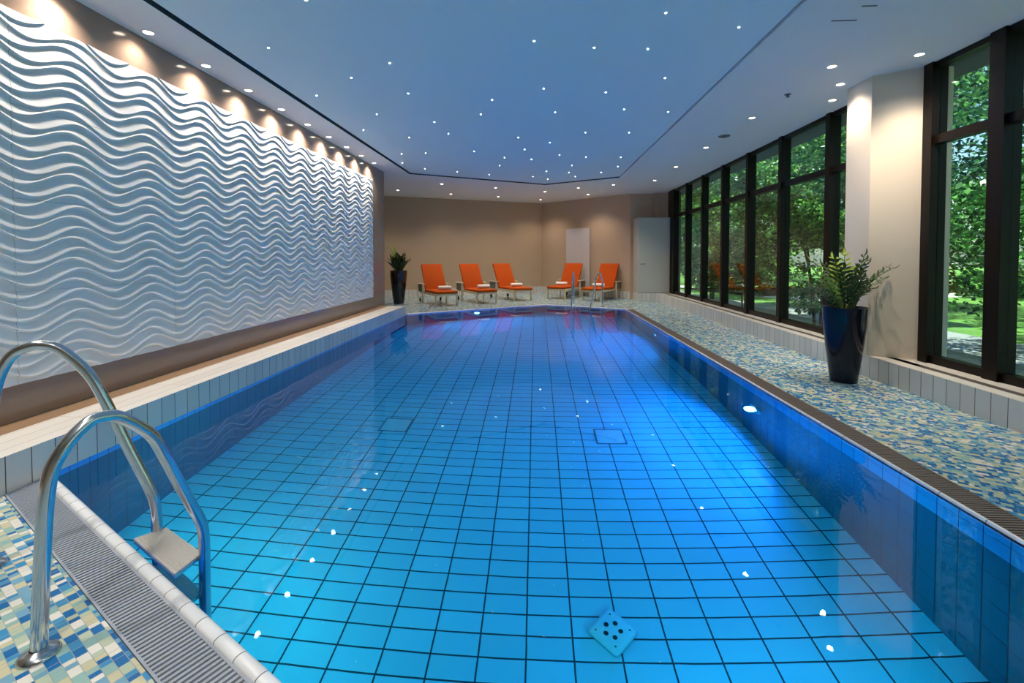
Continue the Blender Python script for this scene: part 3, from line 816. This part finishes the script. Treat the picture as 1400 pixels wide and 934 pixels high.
STARS = [(-1.97, 7.02), (-1.32, 6.83), (-0.28, 7.11), (0.22, 7.45), (0.73, 6.88), (-2.42, 8.12), (-1.97, 8.08), (-1.09, 8.0), (-0.59, 8.53), (-0.2, 7.9), (-0.09, 8.7), (0.42, 8.36), (0.92, 8.56), (1.57, 8.61), (-0.74, 9.25), (0.72, 9.33), (1.67, 9.48), (-2.64, 8.9), (-2.34, 9.52), (-1.72, 9.89), (-1.06, 10.27), (-0.08, 10.58), (0.22, 9.93), (0.72, 10.1), (0.9, 10.63), (1.42, 10.13), (0.27, 10.94), (-1.66, 3.25), (-2.37, 3.96), (-1.4, 4.33), (-1.91, 4.66), (-2.52, 5.15), (-1.45, 5.14), (-0.52, 5.4), (-0.72, 5.93), (-2.07, 5.86), (-1.4, 6.24), (-2.52, 6.57), (0.98, 3.56), (1.63, 3.81), (-0.02, 3.96), (0.51, 4.11), (0.99, 4.16), (1.33, 4.84), (0.08, 5.07), (0.78, 5.22), (1.1, 5.83), (0.24, 5.9), (1.68, 5.96), (1.38, 6.92)]
k = MB(); k.lathe([(.0075, .001), (.0075, -.002), (.005, -.0045), (.0001, -.005)], 12); st = k.build('star_light', M['star'])
for i, (x, y) in enumerate(STARS):
    q = st if i == 0 else st.copy()
    if i: COL.objects.link(q)
    kk = 1+RISE/(CZ-1.25)
    q.location = (x*kk, y*kk, CZ+RISE)
    tag(q, 'tiny white star light in the blue-tinted ceiling panel', 'star light', 'star lights scattered over the ceiling panel')
# round vent, sprinkler and slot diffusers
t = thing('ceiling_vent', (2.876, 7.19, CZ), 0, 'round dark grey vent in the ceiling between two downlights', 'vent')
k = MB(); k.lathe([(.085, 0), (.085, -.008), (.07, -.012), (.06, -.006)], 32); k.build('rim', M['vent'], t)
k = MB()
for r_ in (.05, .036, .022, .008): k.lathe([(r_+.005, -.003), (r_, -.010), (r_-.005, -.003)], 28)
k.build('louvre_rings', M['vent'], t)
t = thing('sprinkler', (2.861, 5.396, CZ), 0, 'small sprinkler head in the ceiling near the column', 'sprinkler')
k = MB(); k.lathe([(.035, 0), (.032, -.006), (.012, -.008), (.010, -.025), (.022, -.028), (.022, -.030), (.0001, -.031)], 20); k.build('head', M['vent'], t)
for (x0, x1, y, lab) in ((2.309, 2.50, 3.745, 'thin dark slot diffuser in the right ceiling, the longer one'), (2.399, 2.505, 3.54, 'thin dark slot diffuser in the right ceiling, shorter and nearer')):
    k = MB(); k.box(x0, x1, y-.006, y+.006, CZ-.004, CZ); o = k.build('slot_diffuser', M['vent']); tag(o, lab, 'vent', 'slot diffusers')
    o.location = (0, 0, 0)

# ------------------------------------------------------------------ outdoors
GZ0 = -.25
g = MB(); g.add([(3.97, -12, GZ0), (60, -12, GZ0), (60, 70, GZ0), (3.97, 70, GZ0)], [(0, 1, 2, 3)]); tag(g.build('ground', M['grass']), kind='structure')
g = MB(); g.add([(3.97, -12, GZ0+.01), (8.4, -12, GZ0+.01), (8.2, 12, GZ0+.01), (6.4, 17, GZ0+.01), (6.2, 40, GZ0+.01), (3.97, 40, GZ0+.01)], [(0, 1, 2, 3, 4, 5)]); tag(g.build('gravel_strip', M['gravel']), kind='structure')
g = MB(); g.add([(9, 15.6, GZ0+.012), (40, 25, GZ0+.012), (40, 27.5, GZ0+.012), (8.2, 17.4, GZ0+.012), (7.4, 25, GZ0+.012), (6.9, 40, GZ0+.012), (5.9, 40, GZ0+.012), (6.6, 22, GZ0+.012)], [tuple(range(8))]); tag(g.build('garden_path', M['path']), kind='structure')
g = MB(); g.box(4.0, 4.1, -2.8, 17.2, GZ0-.2, .2); tag(g.build('wall_footing', M['soffit']), kind='structure')

def leaves(name, centers, nleaf, size, mat, parent, loc, flat_=.5):
    """centers: list of (x,y,z,rx,ry,rz) blobs; leaves sit mostly in the outer shell of each blob"""
    cs = np.array(centers, float); vol = cs[:, 3]*cs[:, 4]*cs[:, 5]; idx = RNG.choice(len(cs), nleaf, p=vol/vol.sum())
    d = RNG.normal(size=(nleaf, 3)); d /= np.linalg.norm(d, axis=1)[:, None]
    rr = RNG.uniform(.45, 1.0, (nleaf, 1))**.6
    P = cs[idx, :3]+d*rr*cs[idx, 3:]
    nrm = RNG.normal(size=(nleaf, 3)); nrm[:, 2] = np.abs(nrm[:, 2])+flat_; nrm /= np.linalg.norm(nrm, axis=1)[:, None]
    ax = RNG.normal(size=(nleaf, 3)); ax[:, 2] -= .3; ax -= nrm*(ax*nrm).sum(1)[:, None]; ax /= np.linalg.norm(ax, axis=1)[:, None]
    sd = np.cross(nrm, ax); s = size*RNG.uniform(.6, 1.3, (nleaf, 1))
    V = np.stack([P-ax*s*.5, P+sd*s*.30+nrm*s*.05, P+ax*s*.5-nrm*s*.06, P-sd*s*.30+nrm*s*.05], 1).reshape(-1, 3)
    me = bpy.data.meshes.new(name)
    me.vertices.add(len(V)); me.vertices.foreach_set('co', V.astype(np.float32).ravel())
    me.loops.add(nleaf*4); me.loops.foreach_set('vertex_index', np.arange(nleaf*4, dtype=np.int32))
    me.polygons.add(nleaf); me.polygons.foreach_set('loop_start', np.arange(0, nleaf*4, 4, dtype=np.int32))
    me.update(calc_edges=True); me.materials.append(mat)
    return link(bpy.data.objects.new(name, me), parent)
def tree(x, y, h, r, nleaf, size, mat, lab, name='tree', low=.6, trunk=.09, grp='trees and shrubs outside the windows', stems=1):
    t = thing(name, (x, y, GZ0), 0, lab, 'tree' if name == 'tree' else 'shrub', grp)
    for q in range(stems):
        a = random.uniform(0, 6.3); k = MB(); ln = .12 if stems == 1 else .35
        pts = [(.06*math.cos(a)*(stems > 1), .06*math.sin(a)*(stems > 1), -.05)]
        for i in range(1, 6):
            s = i/5; pts.append((math.cos(a)*ln*h*.5*s**1.3+random.uniform(-.04, .04), math.sin(a)*ln*h*.5*s**1.3+random.uniform(-.04, .04), h*.85*s))
        tr_ = trunk/(1 if stems == 1 else 1.8)
        k.tube(pts, [tr_*(1-.15*i) for i in range(6)], 8)
        for b in range(7):
            s = random.uniform(.35, .9); i0 = int(s*5); p = Vector(pts[i0]); aa = random.uniform(0, 6.3); l = r*random.uniform(.5, .9)
            k.tube([p, p+Vector((math.cos(aa)*l*.5, math.sin(aa)*l*.5, l*.25)), p+Vector((math.cos(aa)*l, math.sin(aa)*l, l*.35))], [tr_*.4, tr_*.28, tr_*.1], 6)
        k.build('trunk', M['bark'], t)
    bl = []
    nb_ = 40
    for q in range(nb_):
        a = random.uniform(0, 6.3); rr = r*math.sqrt(random.random())*.85; z = low+(h-low)*random.random()
        sc = r*random.uniform(.22, .42)
        bl.append((math.cos(a)*rr, math.sin(a)*rr, z, sc, sc, sc*.6))
    leaves('foliage', bl, nleaf, size, M[mat], t, None)
    return t
T = [  # x, y, height, radius, leaves, size, material, label
    (7.2, 6.2, 5.4, 1.9, 15000, .10, 'tleaf', 'leafy tree overhanging outside the near right window', 'tree', .45, .06, 1),
    (6.0, 10.0, 4.8, 1.6, 16000, .10, 'tleaf2', 'leafy shrub outside the window just left of the column, behind the navy pot', 'shrub', .6, .05, 4),
    (5.9, 13.2, 5.0, 1.6, 16000, .10, 'tleaf', 'dense leafy shrub outside the third window counted from the navy pot', 'shrub', .7, .05, 4),
    (6.2, 16.4, 5.4, 1.7, 14000, .11, 'tleaf2', 'multi-stemmed shrub outside the fourth window counted from the navy pot', 'shrub', 1.1, .06, 4),
    (6.6, 20.0, 6.0, 1.9, 12000, .12, 'tleaf2', 'tall shrub with slanting bare stems outside the second window from the cabinet', 'shrub', 1.5, .07, 5),
    (8.2, 25.0, 7.0, 2.2, 6000, .14, 'tleaf2', 'light green tree outside the farthest window beside the cabinet', 'tree', 1.6, .10, 1),
    (9.0, 13.0, 6.5, 2.6, 14000, .13, 'tleaf3', 'dark tall tree on the lawn behind the shrubs, the nearer', 'tree', 1.8, .12, 1),
    (9.8, 18.8, 7.0, 2.9, 14000, .14, 'tleaf3', 'dark tall tree on the lawn behind the shrubs, the farther', 'tree', 1.9, .13, 1),
    (10.6, 8.6, 7.0, 2.6, 14000, .13, 'tleaf', 'tall tree on the lawn seen through the near right window, its branches low', 'tree', 1.7, .12, 1),
    (7.6, 3.4, 5.6, 1.8, 7000, .11, 'tleaf', 'leafy tree outside at the right frame edge', 'tree', .8, .08, 1),
    (7.0, .2, 5.6, 1.9, 5000, .12, 'tleaf2', 'leafy tree beside the building, right of the frame', 'tree', .8, .08, 1),
    (17, 15.5, 9, 3.6, 7000, .24, 'tleaf', 'big garden tree far across the lawn, rightmost', 'tree', 2.2, .2, 1),
    (14.5, 28, 10, 3.8, 7000, .26, 'tleaf2', 'big garden tree far across the lawn, middle one', 'tree', 1.4, .2, 1),
    (14, 36, 11, 4.5, 7000, .28, 'tleaf', 'big garden tree far across the lawn, leftmost and farthest', 'tree', .6, .2, 1),
    (31, 25, 11, 5.0, 7000, .32, 'tleaf3', 'dark big tree at the end of garden, right', 'tree', .8, .22, 1),
    (25, 34, 12, 5.5, 7000, .34, 'tleaf3', 'dark big tree at the end of garden, left', 'tree', .8, .22, 1)]
for a in T:
    tree(*a[:8], name=a[8], low=a[9], trunk=a[10], stems=a[11])
hd_ = thing('hedge', (20, 19.5, GZ0), 0, 'clipped green hedge across the lawn beyond the near right window', 'hedge')
leaves('foliage', [(dx, dx*.55, .45, 1.1, 1.1, .55) for dx in np.arange(-3.6, 3.7, .6)], 9000, .16, M['tleaf2'], hd_, None)

# ------------------------------------------------------------------ sky, sun, camera
wd = bpy.data.worlds.new('World'); S.world = wd; wd.use_nodes = True
nt = wd.node_tree; bg = nt.nodes['Background']
sk = nt.nodes.new('ShaderNodeTexSky'); sk.sky_type = 'NISHITA'; sk.sun_disc = False
sk.sun_elevation = rad(50); sk.sun_rotation = rad(-100); sk.dust_density = 1.5
nt.links.new(sk.outputs[0], bg.inputs[0]); bg.inputs[1].default_value = .20
sun = bpy.data.lights.new('sun', 'SUN'); sun.energy = 9; sun.angle = rad(1.0); sun.color = (1, .96, .88)
so = bpy.data.objects.new('sun', sun); so.rotation_euler = Vector((.62, .35, -1.0)).to_track_quat('-Z', 'Y').to_euler(); COL.objects.link(so); so.location = (0, 0, 12)

cam = bpy.data.cameras.new('camera'); co = bpy.data.objects.new('camera', cam); COL.objects.link(co)
cam.sensor_width = 36; cam.lens = 16.0; cam.shift_y = -.0712; cam.clip_start = .05; cam.clip_end = 300
co.location = (0, 0, 1.25); co.rotation_euler = (rad(90-1.5), 0, rad(3.035))
S.camera = co

S.view_settings.view_transform = 'Standard'; S.view_settings.look = 'None'
S.view_settings.gamma = 1; S.view_settings.use_curve_mapping = False
S.view_settings.exposure = 0.45
cy = S.cycles
cy.max_bounces = 14; cy.diffuse_bounces = 5; cy.glossy_bounces = 6; cy.transmission_bounces = 8; cy.transparent_max_bounces = 16
cy.sample_clamp_indirect = 6; cy.caustics_reflective = True; cy.caustics_refractive = True
try: cy.use_denoising = True
except Exception: pass
